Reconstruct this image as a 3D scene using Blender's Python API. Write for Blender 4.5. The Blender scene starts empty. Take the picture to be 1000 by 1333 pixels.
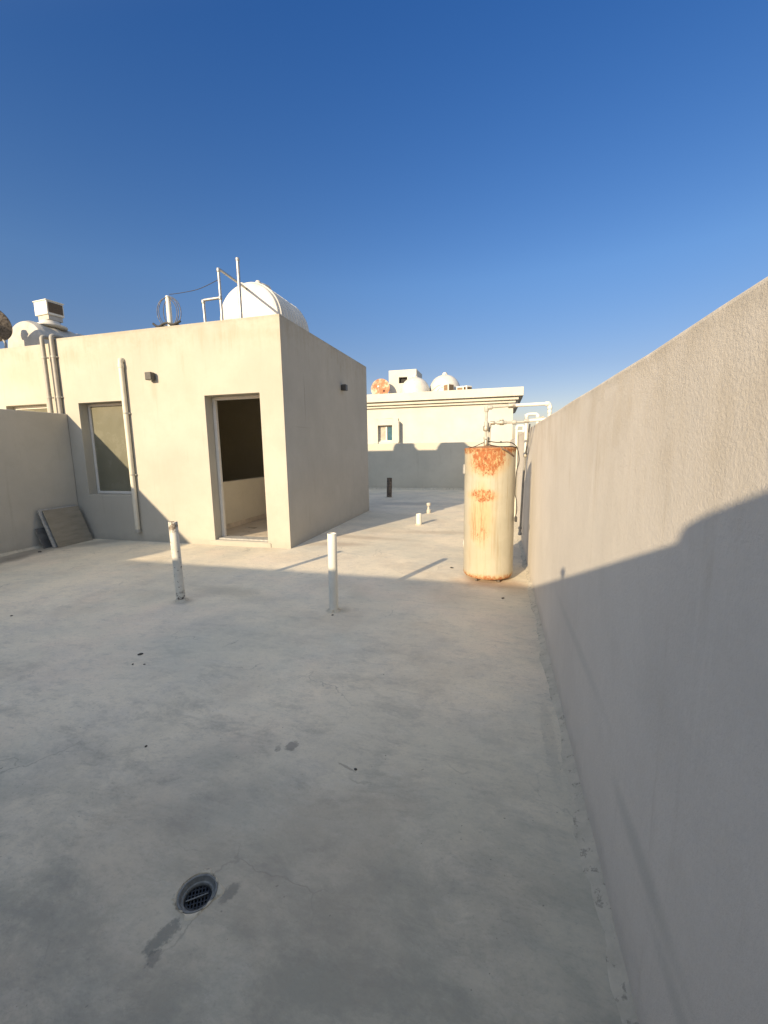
import bpy, bmesh, math, random
from mathutils import Vector, Matrix
random.seed(7)
PI = math.pi
sc = bpy.context.scene
COL = sc.collection

# ------------------------------------------------------------------ materials
def nm(name):
    m = bpy.data.materials.new(name); m.use_nodes = True
    nt = m.node_tree
    for n in list(nt.nodes): nt.nodes.remove(n)
    out = nt.nodes.new('ShaderNodeOutputMaterial')
    b = nt.nodes.new('ShaderNodeBsdfPrincipled')
    nt.links.new(b.outputs[0], out.inputs[0])
    return m, nt, b

class G:
    """tiny helper round a node tree"""
    def __init__(s, nt): s.nt = nt; s._co = None
    def n(s, t, **k):
        x = s.nt.nodes.new(t)
        for a, v in k.items(): setattr(x, a, v)
        return x
    def l(s, a, b): s.nt.links.new(a, b)
    def co(s):
        if s._co is None: s._co = s.n('ShaderNodeTexCoord').outputs['Object']
        return s._co
    def map(s, loc=(0,0,0), rot=(0,0,0), scale=(1,1,1), src=None, typ='POINT'):
        m = s.n('ShaderNodeMapping'); m.vector_type = typ
        m.inputs['Location'].default_value = loc; m.inputs['Rotation'].default_value = rot
        m.inputs['Scale'].default_value = scale
        s.l(src or s.co(), m.inputs[0]); return m.outputs[0]
    def noise(s, scale, detail=4, rough=.55, src=None, dist=0.0):
        x = s.n('ShaderNodeTexNoise'); x.inputs['Scale'].default_value = scale
        x.inputs['Detail'].default_value = detail; x.inputs['Roughness'].default_value = rough
        x.inputs['Distortion'].default_value = dist
        s.l(src or s.co(), x.inputs['Vector']); return x.outputs['Fac']
    def ramp(s, src, stops):
        r = s.n('ShaderNodeValToRGB'); el = r.color_ramp.elements
        while len(el) < len(stops): el.new(.5)
        for e, (p, c) in zip(el, stops):
            e.position = p; e.color = (c, c, c, 1) if not hasattr(c, '__len__') else (*c, 1)
        s.l(src, r.inputs[0]); return r.outputs[0]
    def rng(s, src, a, b, c=0.0, d=1.0):
        r = s.n('ShaderNodeMapRange'); r.interpolation_type = 'SMOOTHSTEP'
        for i, v in zip((1,2,3,4), (a,b,c,d)): r.inputs[i].default_value = v
        s.l(src, r.inputs[0]); return r.outputs[0]
    def math(s, op, a, b=None):
        m = s.n('ShaderNodeMath', operation=op)
        for i, v in enumerate((a, b)):
            if v is None: continue
            if isinstance(v, (int, float)): m.inputs[i].default_value = v
            else: s.l(v, m.inputs[i])
        return m.outputs[0]
    def mix(s, fac, a, b, mode='MIX'):
        m = s.n('ShaderNodeMix', data_type='RGBA', blend_type=mode)
        for i, v in ((0, fac), (6, a), (7, b)):
            if isinstance(v, (int, float)): m.inputs[i].default_value = v if i == 0 else (v,v,v,1)
            elif isinstance(v, tuple): m.inputs[i].default_value = (*v, 1)
            else: s.l(v, m.inputs[i])
        return m.outputs[2]
    def bump(s, h, bsdf, strength=.3, dist=.005, prev=None):
        b = s.n('ShaderNodeBump'); b.inputs['Strength'].default_value = strength
        b.inputs['Distance'].default_value = dist
        s.l(h, b.inputs['Height'])
        if prev is not None: s.l(prev, b.inputs['Normal'])
        s.l(b.outputs[0], bsdf.inputs['Normal']); return b.outputs[0]
    def blob(s, c, r, ang=0.0, wob=.5, nscale=9.0, soft=.35, src=None):
        """soft irregular ellipse mask round point c with radii r"""
        p = s.map(loc=c, rot=(0,0,ang), scale=r, typ='TEXTURE', src=src)
        ln = s.n('ShaderNodeVectorMath', operation='LENGTH'); s.l(p, ln.inputs[0])
        nz = s.math('MULTIPLY', s.math('SUBTRACT', s.noise(nscale, 5, .65), .5), wob*2)
        d = s.math('ADD', ln.outputs['Value'], nz)
        return s.rng(d, 1-soft, 1+soft, 1, 0)

def simple(name, col, rough=.6, metal=0.0, vary=.12, nscale=14, bump=.15, bd=.002):
    m, nt, b = nm(name); g = G(nt)
    n = g.noise(nscale, 6, .6)
    dark = tuple(c*(1-vary*1.6) for c in col); lite = tuple(min(1, c*(1+vary)) for c in col)
    g.l(g.ramp(n, [(.3, dark), (.7, lite)]), b.inputs['Base Color'])
    g.l(g.rng(n, .2, .8, max(.03, rough-.12), min(1, rough+.12)), b.inputs['Roughness'])
    b.inputs['Metallic'].default_value = metal
    if bump: g.bump(g.noise(nscale*9, 4, .6), b, bump, bd)
    return m

def paint_mat(name, base, grain=110, gstr=.35, gdist=.003, stains=(), streak=.5, dirt=(.55,.5,.42), ztop=None):
    """painted render: fine sand grain, hand-trowelled waviness, rain streaks, blotches"""
    m, nt, b = nm(name); g = G(nt)
    big = g.noise(.9, 5, .6); mid = g.noise(5.5, 6, .65); fine = g.noise(60, 4, .6)
    c = g.mix(g.rng(big, .3, .72), tuple(x*.90 for x in base), tuple(min(.9, x*1.05) for x in base))
    c = g.mix(g.rng(mid, .45, .8, 0, .35), c, tuple(x*y for x, y in zip(base, (.86,.85,.82))))
    sv = g.map(scale=(7, 7, .55)); st = g.noise(1.6, 5, .7, src=sv)
    c = g.mix(g.rng(st, .56, .80, 0, .45*streak), c, tuple(x*y for x, y in zip(base, dirt)))
    st2 = g.noise(4.2, 4, .7, src=sv)
    c = g.mix(g.rng(st2, .55, .75, 0, .28*streak), c, tuple(min(.92, x*1.12) for x in base))
    c = g.mix(g.rng(fine, .3, .7, .0, .14), c, tuple(x*.78 for x in base))
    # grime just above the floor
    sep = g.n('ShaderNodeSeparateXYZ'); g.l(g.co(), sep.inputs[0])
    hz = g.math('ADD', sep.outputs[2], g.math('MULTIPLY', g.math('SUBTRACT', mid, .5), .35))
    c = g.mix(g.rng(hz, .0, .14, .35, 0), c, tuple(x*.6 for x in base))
    if ztop:
        tz = g.math('ADD', sep.outputs[2], g.math('MULTIPLY', g.math('SUBTRACT', st, .5), 1.6))
        k = g.math('MULTIPLY', g.rng(tz, ztop-.55, ztop+.1, 0, .55), g.rng(g.noise(2.6, 6, .7), .36, .62))
        c = g.mix(k, c, tuple(x*y for x, y in zip(base, (.74,.69,.60))))
        k = g.math('MULTIPLY', g.rng(sep.outputs[2], ztop-.05, ztop-.01, 0, .4), g.rng(mid, .35, .6))
        c = g.mix(k, c, tuple(x*y for x, y in zip(base, (.62,.60,.55))))
    for (cc, r, a, amt, col) in stains:
        k = g.math('MULTIPLY', g.blob(cc, r, a, .35, 3.0 if min(r) > .02 else 12.0, .7), amt)
        c = g.mix(k, c, tuple(x*y for x, y in zip(base, col)))
    g.l(c, b.inputs['Base Color'])
    b.inputs['Roughness'].default_value = .82
    b.inputs['Specular IOR Level'].default_value = .25
    n1 = g.bump(g.noise(1.4, 3, .5), b, .35, .03)
    n2 = g.bump(g.noise(14, 4, .6), b, .25, .004, n1)
    vor = g.noise(grain, 5, .75)
    g.bump(vor, b, gstr, gdist, n2)
    return m

WALL = (.44, .415, .35); HCY, HCZ = 6.02, 2.2
M = {}
M['house'] = paint_mat('cream_wall_paint', WALL, 130, .25, .002, stains=[
    ((-6.3,5.35,2.9), (.8,.3,.10), 0, .22, (.88,.78,.7)), ((-4.4,5.35,2.55), (.12,.3,.45), 0, .18, (.8,.78,.72)),
    ((-3.5,5.35,3.0), (.5,.3,.06), 0, .25, (.85,.8,.72)), ((-5.0,5.35,2.32), (.05,.3,.12), 0, .5, (.78,.76,.7)),
    ((-7.6,5.35,2.75), (.4,.3,.2), 0, .3, (.95,.8,.72)), ((-2.87,HCY,HCZ), (.1,.009,.27), 0, .6, (.5,.5,.48)), ((-2.87,5.9,1.75), (.1,.25,.006), 0, .35, (.6,.6,.58))], streak=.6, ztop=3.21)
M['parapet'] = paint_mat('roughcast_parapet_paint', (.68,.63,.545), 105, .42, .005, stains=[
    ((.36,2.0,.52), (.2,.50,.03), .0, .26, (.62,.66,.66)), ((.36,1.02,.39), (.2,.22,.035), 0, .34, (.55,.6,.6)),
    ((.36,.72,.32), (.2,.20,.03), 0, .3, (.55,.6,.6)), ((.36,1.6,.95), (.2,.5,.3), 0, .12, (.8,.82,.8)), ((.36,.9,1.45), (.2,.4,.12), 0, .15, (.82,.8,.76))], streak=.95, dirt=(.74,.71,.66), ztop=1.63)
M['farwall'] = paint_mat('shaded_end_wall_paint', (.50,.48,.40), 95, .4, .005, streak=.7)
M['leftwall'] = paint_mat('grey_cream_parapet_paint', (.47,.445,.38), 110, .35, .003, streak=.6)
M['farhouse'] = paint_mat('pale_cream_house_paint', (.55,.535,.47), 60, .12, .003, streak=.2)
M['inside'] = paint_mat('inside_wall_paint', (.80,.74,.60), 90, .15, .002, streak=.2)

def floor_mat():
    m, nt, b = nm('cement_roof_floor'); g = G(nt)
    base = (.44, .40, .335)
    wv = g.n('ShaderNodeTexNoise'); wv.inputs['Scale'].default_value = 1.6; wv.inputs['Detail'].default_value = 3
    g.l(g.co(), wv.inputs['Vector'])
    warp = g.n('ShaderNodeVectorMath', operation='MULTIPLY_ADD')
    g.l(wv.outputs['Color'], warp.inputs[0]); warp.inputs[1].default_value = (.16,.16,.16); g.l(g.co(), warp.inputs[2])
    W = warp.outputs[0]
    a = g.noise(.55, 6, .62, src=W); bb = g.noise(2.3, 8, .68, src=W); f = g.noise(21, 8, .72); ff = g.noise(140, 3, .6)
    c = g.mix(g.rng(a, .33, .68), (.57,.52,.405), (.78,.675,.50))
    c = g.mix(g.rng(bb, .42, .72, 0, .5), c, (.46,.43,.375))
    # pinkish and greenish washes of old paint
    c = g.mix(g.rng(g.noise(.8, 4, .6, src=g.map(loc=(7,3,0))), .5, .72, 0, .45), c, (.78,.62,.47))
    c = g.mix(g.rng(g.noise(1.1, 4, .6, src=g.map(loc=(-4,9,0))), .52, .72, 0, .4), c, (.50,.495,.42))
    # broom / trowel sweeps
    sw = g.noise(3.0, 6, .7, src=g.map(rot=(0,0,.5), scale=(1.2, 9, 1), src=W))
    c = g.mix(g.rng(sw, .50, .78, 0, .36), c, (.74,.68,.57))
    sw2 = g.noise(2.2, 7, .75, src=g.map(rot=(0,0,-.35), scale=(1.5, 8, 1), src=W))
    c = g.mix(g.rng(sw2, .56, .76, 0, .5), c, (.35,.325,.28))
    c = g.mix(g.rng(f, .50, .80, 0, .42), c, (.36,.335,.29))
    c = g.mix(g.rng(ff, .5, .8, 0, .25), c, (.74,.69,.58))
    # dabs, scrapes and dust worked in at hand scale
    d1 = g.noise(7.5, 8, .78, src=g.map(loc=(2,7,0), rot=(0,0,.75), scale=(1.0,2.2,1), src=W))
    c = g.mix(g.rng(d1, .50, .66, 0, .32), c, (.33,.315,.275))
    d2 = g.noise(13, 8, .8, src=g.map(loc=(5,1,0), rot=(0,0,.2), scale=(1.0,2.8,1), src=W))
    c = g.mix(g.rng(d2, .54, .70, 0, .50), c, (.78,.70,.57))
    d3 = g.noise(34, 6, .8, src=g.map(loc=(1,1,0), rot=(0,0,-.5), scale=(1.0,2.0,1), src=W))
    c = g.mix(g.math('MULTIPLY', g.rng(d3, .54, .70), g.rng(a, .35, .62, .15, .6)), c, (.30,.285,.25))
    d4 = g.noise(80, 4, .75)
    c = g.mix(g.rng(d4, .50, .72, 0, .32), c, (.34,.32,.275))
    # small dark specks
    sp = g.noise(46, 2, .5, src=g.map(loc=(3,1,0)))
    c = g.mix(g.rng(sp, .735, .77, 0, .75), c, (.12,.11,.095))
    # hair cracks
    v = g.n('ShaderNodeTexVoronoi', feature='DISTANCE_TO_EDGE'); v.inputs['Scale'].default_value = 2.1
    w2 = g.n('ShaderNodeVectorMath', operation='MULTIPLY_ADD'); wn = g.n('ShaderNodeTexNoise')
    wn.inputs['Scale'].default_value = 5; wn.inputs['Detail'].default_value = 7; g.l(g.co(), wn.inputs['Vector'])
    g.l(wn.outputs['Color'], w2.inputs[0]); w2.inputs[1].default_value = (.35,.35,0); g.l(g.co(), w2.inputs[2])
    g.l(w2.outputs[0], v.inputs['Vector'])
    cr = g.math('MULTIPLY', g.rng(v.outputs['Distance'], .0, .011, 1, 0), g.rng(g.noise(1.3, 3, .5, src=g.map(loc=(1,5,0))), .54, .64))
    c = g.mix(g.math('MULTIPLY', cr, .5), c, (.2,.19,.165))
    dirt_and_falloff = g.blob((-1.0, .3, 0), (2.8, 1.15, 2), .1, .35, 1.6, .6)  # real dirt plus lens and shade darkening near the camera, put into the colour
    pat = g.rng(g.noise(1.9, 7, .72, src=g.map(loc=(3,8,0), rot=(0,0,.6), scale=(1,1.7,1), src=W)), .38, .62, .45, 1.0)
    c = g.mix(g.math('MULTIPLY', g.math('MULTIPLY', dirt_and_falloff, pat), .74), c, (.255,.25,.205))
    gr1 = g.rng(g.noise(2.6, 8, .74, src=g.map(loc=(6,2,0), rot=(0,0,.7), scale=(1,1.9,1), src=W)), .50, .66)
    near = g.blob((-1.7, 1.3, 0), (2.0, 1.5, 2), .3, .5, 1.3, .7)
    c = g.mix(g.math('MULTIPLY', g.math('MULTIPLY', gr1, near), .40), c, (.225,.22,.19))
    gb = g.rng(g.noise(1.0, 5, .6, src=g.map(loc=(9,4,0))), .48, .62)
    c = g.mix(g.math('MULTIPLY', gb, .16), c, (.42,.44,.36))
    gb2 = g.rng(g.noise(1.3, 5, .6, src=g.map(loc=(-9,14,0))), .50, .64)
    c = g.mix(g.math('MULTIPLY', gb2, .22), c, (.42,.34,.25))
    spots = [((-.915,.818,0),(.024,.050,1),-.35,.66,(.15,.155,.135)), ((-.80,.972,0),(.020,.036,1),-.3,.55,(.15,.15,.13)),
             ((-.90,.765,0),(.018,.022,1),0,.5,(.14,.14,.125)),
             ((-.925,1.634,0),(.028,.032,1),.3,.65,(.16,.155,.14)), ((-.98,1.60,0),(.014,.02,1),.3,.45,(.16,.155,.14)),
             ((-1.05,1.25,0),(.26,.11,1),.5,.26,(.22,.22,.2)), ((-1.3,1.42,0),(.3,.10,1),.7,.22,(.22,.22,.2)),
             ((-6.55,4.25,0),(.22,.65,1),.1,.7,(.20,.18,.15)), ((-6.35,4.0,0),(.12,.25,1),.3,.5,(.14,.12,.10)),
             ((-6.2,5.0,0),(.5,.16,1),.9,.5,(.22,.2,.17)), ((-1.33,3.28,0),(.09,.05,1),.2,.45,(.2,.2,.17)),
             ((-2.55,3.5,0),(.55,.13,1),-.2,.3,(.3,.285,.22)), ((-2.85,3.17,0),(.09,.06,1),.2,.5,(.2,.19,.16)),
             ((-1.1,6.9,0),(.7,.13,1),.1,.4,(.34,.28,.21)), ((-2.1,6.3,0),(.8,.10,1),-.1,.4,(.34,.28,.21)),
             ((-.05,4.35,0),(.34,.14,1),.0,.55,(.34,.20,.11)), ((.2,4.2,0),(.14,.2,1),.0,.35,(.30,.22,.15)),
             ((-2.3,10.5,0),(.9,.3,1),.1,.45,(.24,.24,.22)), ((-2.3,5.75,0),(.4,.12,1),.1,.5,(.36,.28,.21)),
             ((.27,2.0,0),(.03,.3,1),0,.2,(.24,.24,.215)),
             ((-.62,1.57,0),(.05,.006,1),-.35,.5,(.16,.15,.13))]
    for cc, r, an, amt, col in spots:
        c = g.mix(g.math('MULTIPLY', g.blob(cc, r, an, .95 if r[0] < .06 else .6, 55 if r[0] < .06 else 7, .28 if r[0] < .06 else .7), amt), c, col)
    g.l(c, b.inputs['Base Color'])
    g.l(g.rng(bb, .3, .7, .62, .88), b.inputs['Roughness']); b.inputs['Specular IOR Level'].default_value = .35
    n1 = g.bump(a, b, .4, .03); n2 = g.bump(bb, b, .35, .008, n1); n3 = g.bump(f, b, .45, .003, n2)
    n4 = g.bump(d2, b, .35, .003, g.bump(sw, b, .25, .004, n3)); g.bump(g.math('SUBTRACT', ff, cr), b, .35, .0015, n4)
    return m
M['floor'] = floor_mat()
M['cement'] = simple('rough_cement', (.46,.43,.37), .85, vary=.25, nscale=9, bump=.8, bd=.006)

def fillet_mat():
    m, nt, b = nm('patchy_cement_fillet'); g = G(nt)
    n = g.noise(9, 7, .7); s2 = g.noise(24, 5, .7, src=g.map(loc=(2,2,2)))
    c = g.ramp(n, [(.3, (.42,.385,.30)), (.7, (.60,.54,.42))])
    c = g.mix(g.rng(s2, .55, .64, 0, .6), c, (.15,.14,.12))
    g.l(c, b.inputs['Base Color']); b.inputs['Roughness'].default_value = .85
    g.bump(g.noise(30, 6, .7), b, .8, .006)
    return m
M['fillet'] = fillet_mat()
M['pvc'] = simple('white_pvc', (.62,.61,.54), .4, vary=.06, nscale=7, bump=.05)
M['pipe_grey'] = simple('grey_painted_pipe', (.30,.285,.245), .5, vary=.12, nscale=9, bump=.1)
M['pvc_aged'] = simple('aged_grey_pvc', (.37,.36,.315), .5, vary=.14, nscale=9, bump=.1)
M['pvc_cream'] = simple('painted_drain_pipe', (.60,.56,.45), .5, vary=.08, nscale=6, bump=.05)
M['pvc_shade'] = simple('dull_grey_pipe', (.33,.32,.29), .55, vary=.2, nscale=12, bump=.1)
M['steel'] = simple('galvanised_steel', (.42,.42,.40), .45, .6, .2, 20, .1)
M['brass'] = simple('weathered_valve_metal', (.40,.37,.30), .5, .5, .3, 40, .2)
M['cable'] = simple('black_cable', (.035,.033,.03), .55, vary=.2, nscale=30, bump=0)
M['cable_brown'] = simple('sun_faded_cable', (.14,.09,.06), .7, vary=.3, nscale=30, bump=0)
M['lamp'] = simple('black_lamp_casing', (.055,.052,.048), .45, vary=.2, nscale=30, bump=.1)
M['lens'] = simple('lamp_glass', (.20,.20,.18), .2, vary=.1, nscale=20, bump=0)
M['frame'] = simple('white_aluminium_frame', (.62,.60,.54), .45, vary=.05, nscale=12, bump=0)
M['blue'] = simple('blue_tinted_glass', (.05,.12,.16), .12, vary=.2, nscale=3, bump=0)
M['curtain'] = simple('closed_curtain', (.42,.38,.32), .8, vary=.2, nscale=5, bump=.1)
M['dark'] = simple('dark_void', (.02,.019,.017), .8, vary=.1, bump=0)
M['tankw'] = simple('white_fibreglass', (.56,.545,.49), .42, vary=.08, nscale=4, bump=.06)
M['tankgrey'] = simple('dusty_fibreglass', (.44,.42,.37), .5, vary=.12, nscale=4, bump=.1)
M['acw'] = simple('white_sheet_metal', (.70,.68,.60), .45, .0, .08, 5, .05)
M['grille'] = simple('brown_grille_pad', (.13,.095,.06), .8, vary=.4, nscale=60, bump=.6, bd=.01)
M['coil'] = simple('rusty_coil', (.26,.17,.10), .8, vary=.35, nscale=40, bump=.6, bd=.01)
M['bars'] = simple('black_drain_plastic', (.016,.018,.019), .35, vary=.2, nscale=60, bump=.1)
M['ring'] = simple('grey_drain_ring', (.17,.18,.175), .55, vary=.25, nscale=40, bump=.3)
M['stone'] = simple('dark_stone', (.06,.055,.045), .8, vary=.4, nscale=90, bump=.6)
M['tile_white'] = simple('white_panel_edge', (.36,.35,.32), .6, vary=.2, nscale=25, bump=.3)
M['tile_dark'] = simple('dark_panel', (.13,.125,.115), .7, vary=.3, nscale=10, bump=.4)
M['clay'] = simple('sandy_ground', (.34,.29,.21), .9, vary=.2, nscale=.3, bump=.2)
M['mesh_dish'] = simple('grey_dish_back', (.16,.14,.12), .6, .3, .5, 30, .4)
M['dish_arm'] = simple('pale_dish_arm', (.55,.52,.45), .5, vary=.2, nscale=10, bump=.1)
M['skirt'] = simple('dusty_floor_tile', (.70,.61,.49), .35, vary=.15, nscale=5, bump=.1)
M['reed'] = simple('mouldy_old_pipe', (.16,.13,.10), .9, vary=.6, nscale=26, bump=.9, bd=.01)

def pane_mat():
    m, nt, b = nm('dusty_frosted_pane'); g = G(nt)
    n = g.noise(2.4, 6, .65)
    g.l(g.ramp(n, [(.3, (.19,.185,.135)), (.7, (.27,.265,.205))]), b.inputs['Base Color'])
    g.l(g.rng(n, .3, .7, .16, .32), b.inputs['Roughness']); b.inputs['Specular IOR Level'].default_value = .5
    tl = g.n('ShaderNodeBsdfTranslucent'); tl.inputs[0].default_value = (.75,.72,.52,1)
    mx = g.n('ShaderNodeMixShader'); mx.inputs[0].default_value = .38
    out = [n for n in nt.nodes if n.type == 'OUTPUT_MATERIAL'][0]
    g.l(b.outputs[0], mx.inputs[1]); g.l(tl.outputs[0], mx.inputs[2]); g.l(mx.outputs[0], out.inputs[0])
    return m
M['pane'] = pane_mat()

def board_mat():
    m, nt, b = nm('worn_brown_board'); g = G(nt)
    n = g.noise(3.2, 8, .7, src=g.map(scale=(3, 1, 6)))
    c = g.ramp(n, [(.3, (.18,.16,.12)), (.5, (.25,.22,.165)), (.75, (.29,.265,.215))])
    g.l(c, b.inputs['Base Color']); b.inputs['Roughness'].default_value = .75
    g.bump(n, b, .5, .004); return m
M['board'] = board_mat()

def old_pipe_mat():
    m, nt, b = nm('spotted_white_pipe'); g = G(nt)
    c = g.mix(g.rng(g.noise(9, 6, .6), .45, .7, 0, .6), (.60,.58,.50), (.43,.41,.35))
    c = g.mix(g.rng(g.noise(38, 3, .6), .62, .68, 0, .85), c, (.07,.055,.04))
    sep = g.n('ShaderNodeSeparateXYZ'); g.l(g.co(), sep.inputs[0])
    nz = g.noise(30, 5, .7)
    k = g.math('MULTIPLY', g.rng(g.math('ADD', sep.outputs[2], g.math('MULTIPLY', nz, .10)), .69, .76),
               g.rng(g.noise(17, 5, .7), .40, .56))
    c = g.mix(k, c, (.12,.085,.05))
    k = g.math('MULTIPLY', g.rng(g.math('ADD', sep.outputs[2], g.math('MULTIPLY', nz, .14)), .12, .20, 1, 0),
               g.rng(g.noise(26, 5, .7), .46, .56))
    c = g.mix(k, c, (.09,.08,.07))
    g.l(c, b.inputs['Base Color']); b.inputs['Roughness'].default_value = .5
    g.bump(g.noise(50, 4, .6), b, .3, .002); return m
M['oldpipe'] = old_pipe_mat()

def heater_mat():
    m, nt, b = nm('rusted_white_enamel'); g = G(nt)
    c = g.mix(g.rng(g.noise(2.2, 5, .6), .35, .7), (.37,.345,.27), (.44,.41,.325))
    st = g.noise(2.5, 6, .7, src=g.map(scale=(9, 9, .5)))
    c = g.mix(g.rng(st, .5, .72, 0, .8), c, (.31,.265,.175))
    st3 = g.noise(5, 6, .7, src=g.map(scale=(11, 11, .35)))
    c = g.mix(g.rng(st3, .55, .75, 0, .7), c, (.27,.24,.18))
    rust, dk = [], []
    # soft yellow halo and pitted core for each patch (front faces -y, a little to camera left)
    for cc, r, hal, core in [((-.02,-.24,1.29),(.19,.3,.17),.9,.95), ((-.04,-.24,1.39),(.5,.4,.06),.9,.95),
                             ((-.06,-.25,.92),(.14,.3,.075),.85,.8), ((-.08,-.25,.52),(.11,.3,.10),.55,.40),
                             ((-.08,-.25,.66),(.04,.3,.04),.4,.32), ((-.07,-.25,.72),(.12,.3,.34),.65,.08),
                             ((0,-.1,.02),(.5,.5,.07),.85,.85), ((-.1,-.25,.3),(.16,.3,.3),.22,.1)]:
        rust.append(g.math('MULTIPLY', g.blob(cc, r, 0, .3, 7, .55), hal))
        if core:
            dk.append(g.math('MULTIPLY', g.blob(cc, tuple(x*.92 for x in r), 0, .55, 16, .4), core))
    def mx(L):
        a = L[0]
        for x in L[1:]: a = g.math('MAXIMUM', a, x)
        return a
    H, K = mx(rust), mx(dk)
    c = g.mix(g.math('MULTIPLY', H, .8), c, (.47,.31,.11))
    n = g.noise(38, 7, .8, src=g.map(scale=(1,1,.55)))
    pits = g.rng(g.math('ADD', n, g.math('MULTIPLY', K, .22)), .60, .74)
    pits = g.math('MULTIPLY', pits, g.rng(K, .05, .45))
    c = g.mix(g.math('MULTIPLY', pits, .95), c, (.29,.088,.026))
    drip = g.noise(3, 5, .7, src=g.map(scale=(16, 16, .9)))
    dp = g.math('MULTIPLY', g.rng(drip, .50, .62), g.rng(H, .12, .6))
    c = g.mix(g.math('MULTIPLY', dp, .55), c, (.31,.125,.04))
    dkp = g.math('MULTIPLY', g.rng(g.noise(40, 5, .7, src=g.map(loc=(3,3,3))), .58, .66), g.rng(K, .25, .7))
    c = g.mix(g.math('MULTIPLY', dkp, .95), c, (.17,.055,.02))
    g.l(c, b.inputs['Base Color'])
    g.l(g.rng(H, 0, .6, .42, .85), b.inputs['Roughness'])
    g.bump(g.math('SUBTRACT', g.noise(8, 5, .6), g.math('MULTIPLY', pits, .6)), b, .35, .003)
    return m
M['heater'] = heater_mat()

def rust_dish_mat():
    m, nt, b = nm('rusted_dish'); g = G(nt)
    sep = g.n('ShaderNodeVectorMath', operation='LENGTH'); g.l(g.co(), sep.inputs[0])
    n = g.noise(3.2, 7, .7)
    k = g.rng(g.math('SUBTRACT', n, g.math('MULTIPLY', sep.outputs['Value'], .38)), .22, .46)
    c = g.mix(k, (.62,.52,.38), (.38,.15,.07)); c = g.mix(g.rng(g.noise(8,6,.7), .55, .7, 0, .5), c, (.22,.08,.04))
    g.l(c, b.inputs['Base Color']); b.inputs['Roughness'].default_value = .75; return m
M['rustdish'] = rust_dish_mat()

# ------------------------------------------------------------------ mesh helpers
def link(name, bm, mat, parent=None, bevel=0, smooth=False, seg=2):
    me = bpy.data.meshes.new(name)
    bmesh.ops.remove_doubles(bm, verts=bm.verts, dist=1e-5)
    bmesh.ops.recalc_face_normals(bm, faces=bm.faces)
    bm.to_mesh(me); bm.free()
    me.materials.append(mat)
    if smooth:
        for p in me.polygons: p.use_smooth = True
    o = bpy.data.objects.new(name, me); COL.objects.link(o)
    if parent: o.parent = parent
    if bevel:
        md = o.modifiers.new('bevel', 'BEVEL'); md.width = bevel; md.segments = seg
        md.limit_method = 'ANGLE'; md.angle_limit = math.radians(40); md.harden_normals = False
    if smooth:
        try: me.set_sharp_from_angle(angle=math.radians(38))
        except Exception: pass
    return o

def tag(o, label, cat, group=None, kind=None):
    if label: o['label'] = label
    if cat: o['category'] = cat
    if group: o['group'] = group
    if kind: o['kind'] = kind
    return o

def thing(name, label, cat, loc=(0,0,0), rot=(0,0,0), group=None):
    o = bpy.data.objects.new(name, None); COL.objects.link(o)
    o.empty_display_size = .2
    o.location = loc; o.rotation_euler = rot
    return tag(o, label, cat, group)

def box(bm, x0, x1, y0, y1, z0, z1, mat4=None):
    vs = [bm.verts.new((x,y,z)) for x in (x0,x1) for y in (y0,y1) for z in (z0,z1)]
    for f in ((0,1,3,2),(4,6,7,5),(0,4,5,1),(2,3,7,6),(0,2,6,4),(1,5,7,3)):
        bm.faces.new([vs[i] for i in f])
    if mat4 is not None:
        bmesh.ops.transform(bm, matrix=mat4, verts=vs)
    return vs

def bxo(name, b6, mat, parent=None, bevel=.004, m4=None):
    bm = bmesh.new(); box(bm, *b6, m4); return link(name, bm, mat, parent, bevel)

def voxel(xs, ys, zs, filled):
    """solid from a grid of cells; only outer faces are made"""
    bm = bmesh.new(); V = {}
    def v(i,j,k):
        if (i,j,k) not in V: V[(i,j,k)] = bm.verts.new((xs[i],ys[j],zs[k]))
        return V[(i,j,k)]
    F = {}
    nx, ny, nz = len(xs)-1, len(ys)-1, len(zs)-1
    for i in range(nx):
        for j in range(ny):
            for k in range(nz):
                F[(i,j,k)] = filled((xs[i]+xs[i+1])/2, (ys[j]+ys[j+1])/2, (zs[k]+zs[k+1])/2)
    for (i,j,k), f in F.items():
        if not f: continue
        if not F.get((i-1,j,k)): bm.faces.new([v(i,j,k),v(i,j,k+1),v(i,j+1,k+1),v(i,j+1,k)])
        if not F.get((i+1,j,k)): bm.faces.new([v(i+1,j,k),v(i+1,j+1,k),v(i+1,j+1,k+1),v(i+1,j,k+1)])
        if not F.get((i,j-1,k)): bm.faces.new([v(i,j,k),v(i+1,j,k),v(i+1,j,k+1),v(i,j,k+1)])
        if not F.get((i,j+1,k)): bm.faces.new([v(i,j+1,k),v(i,j+1,k+1),v(i+1,j+1,k+1),v(i+1,j+1,k)])
        if not F.get((i,j,k-1)): bm.faces.new([v(i,j,k),v(i,j+1,k),v(i+1,j+1,k),v(i+1,j,k)])
        if not F.get((i,j,k+1)): bm.faces.new([v(i,j,k+1),v(i+1,j,k+1),v(i+1,j+1,k+1),v(i,j+1,k+1)])
    return bm

def path(pts, fil=0.03, n=5):
    P = [Vector(p) for p in pts]; out = [P[0]]
    for i in range(1, len(P)-1):
        a, b, c = P[i-1], P[i], P[i+1]
        d = min(fil, (b-a).length*.45, (c-b).length*.45)
        p0 = b+(a-b).normalized()*d; p1 = b+(c-b).normalized()*d
        for k in range(n+1):
            t = k/n; out.append(p0*(1-t)**2 + b*2*t*(1-t) + p1*t*t)
    out.append(P[-1]); return out

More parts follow.
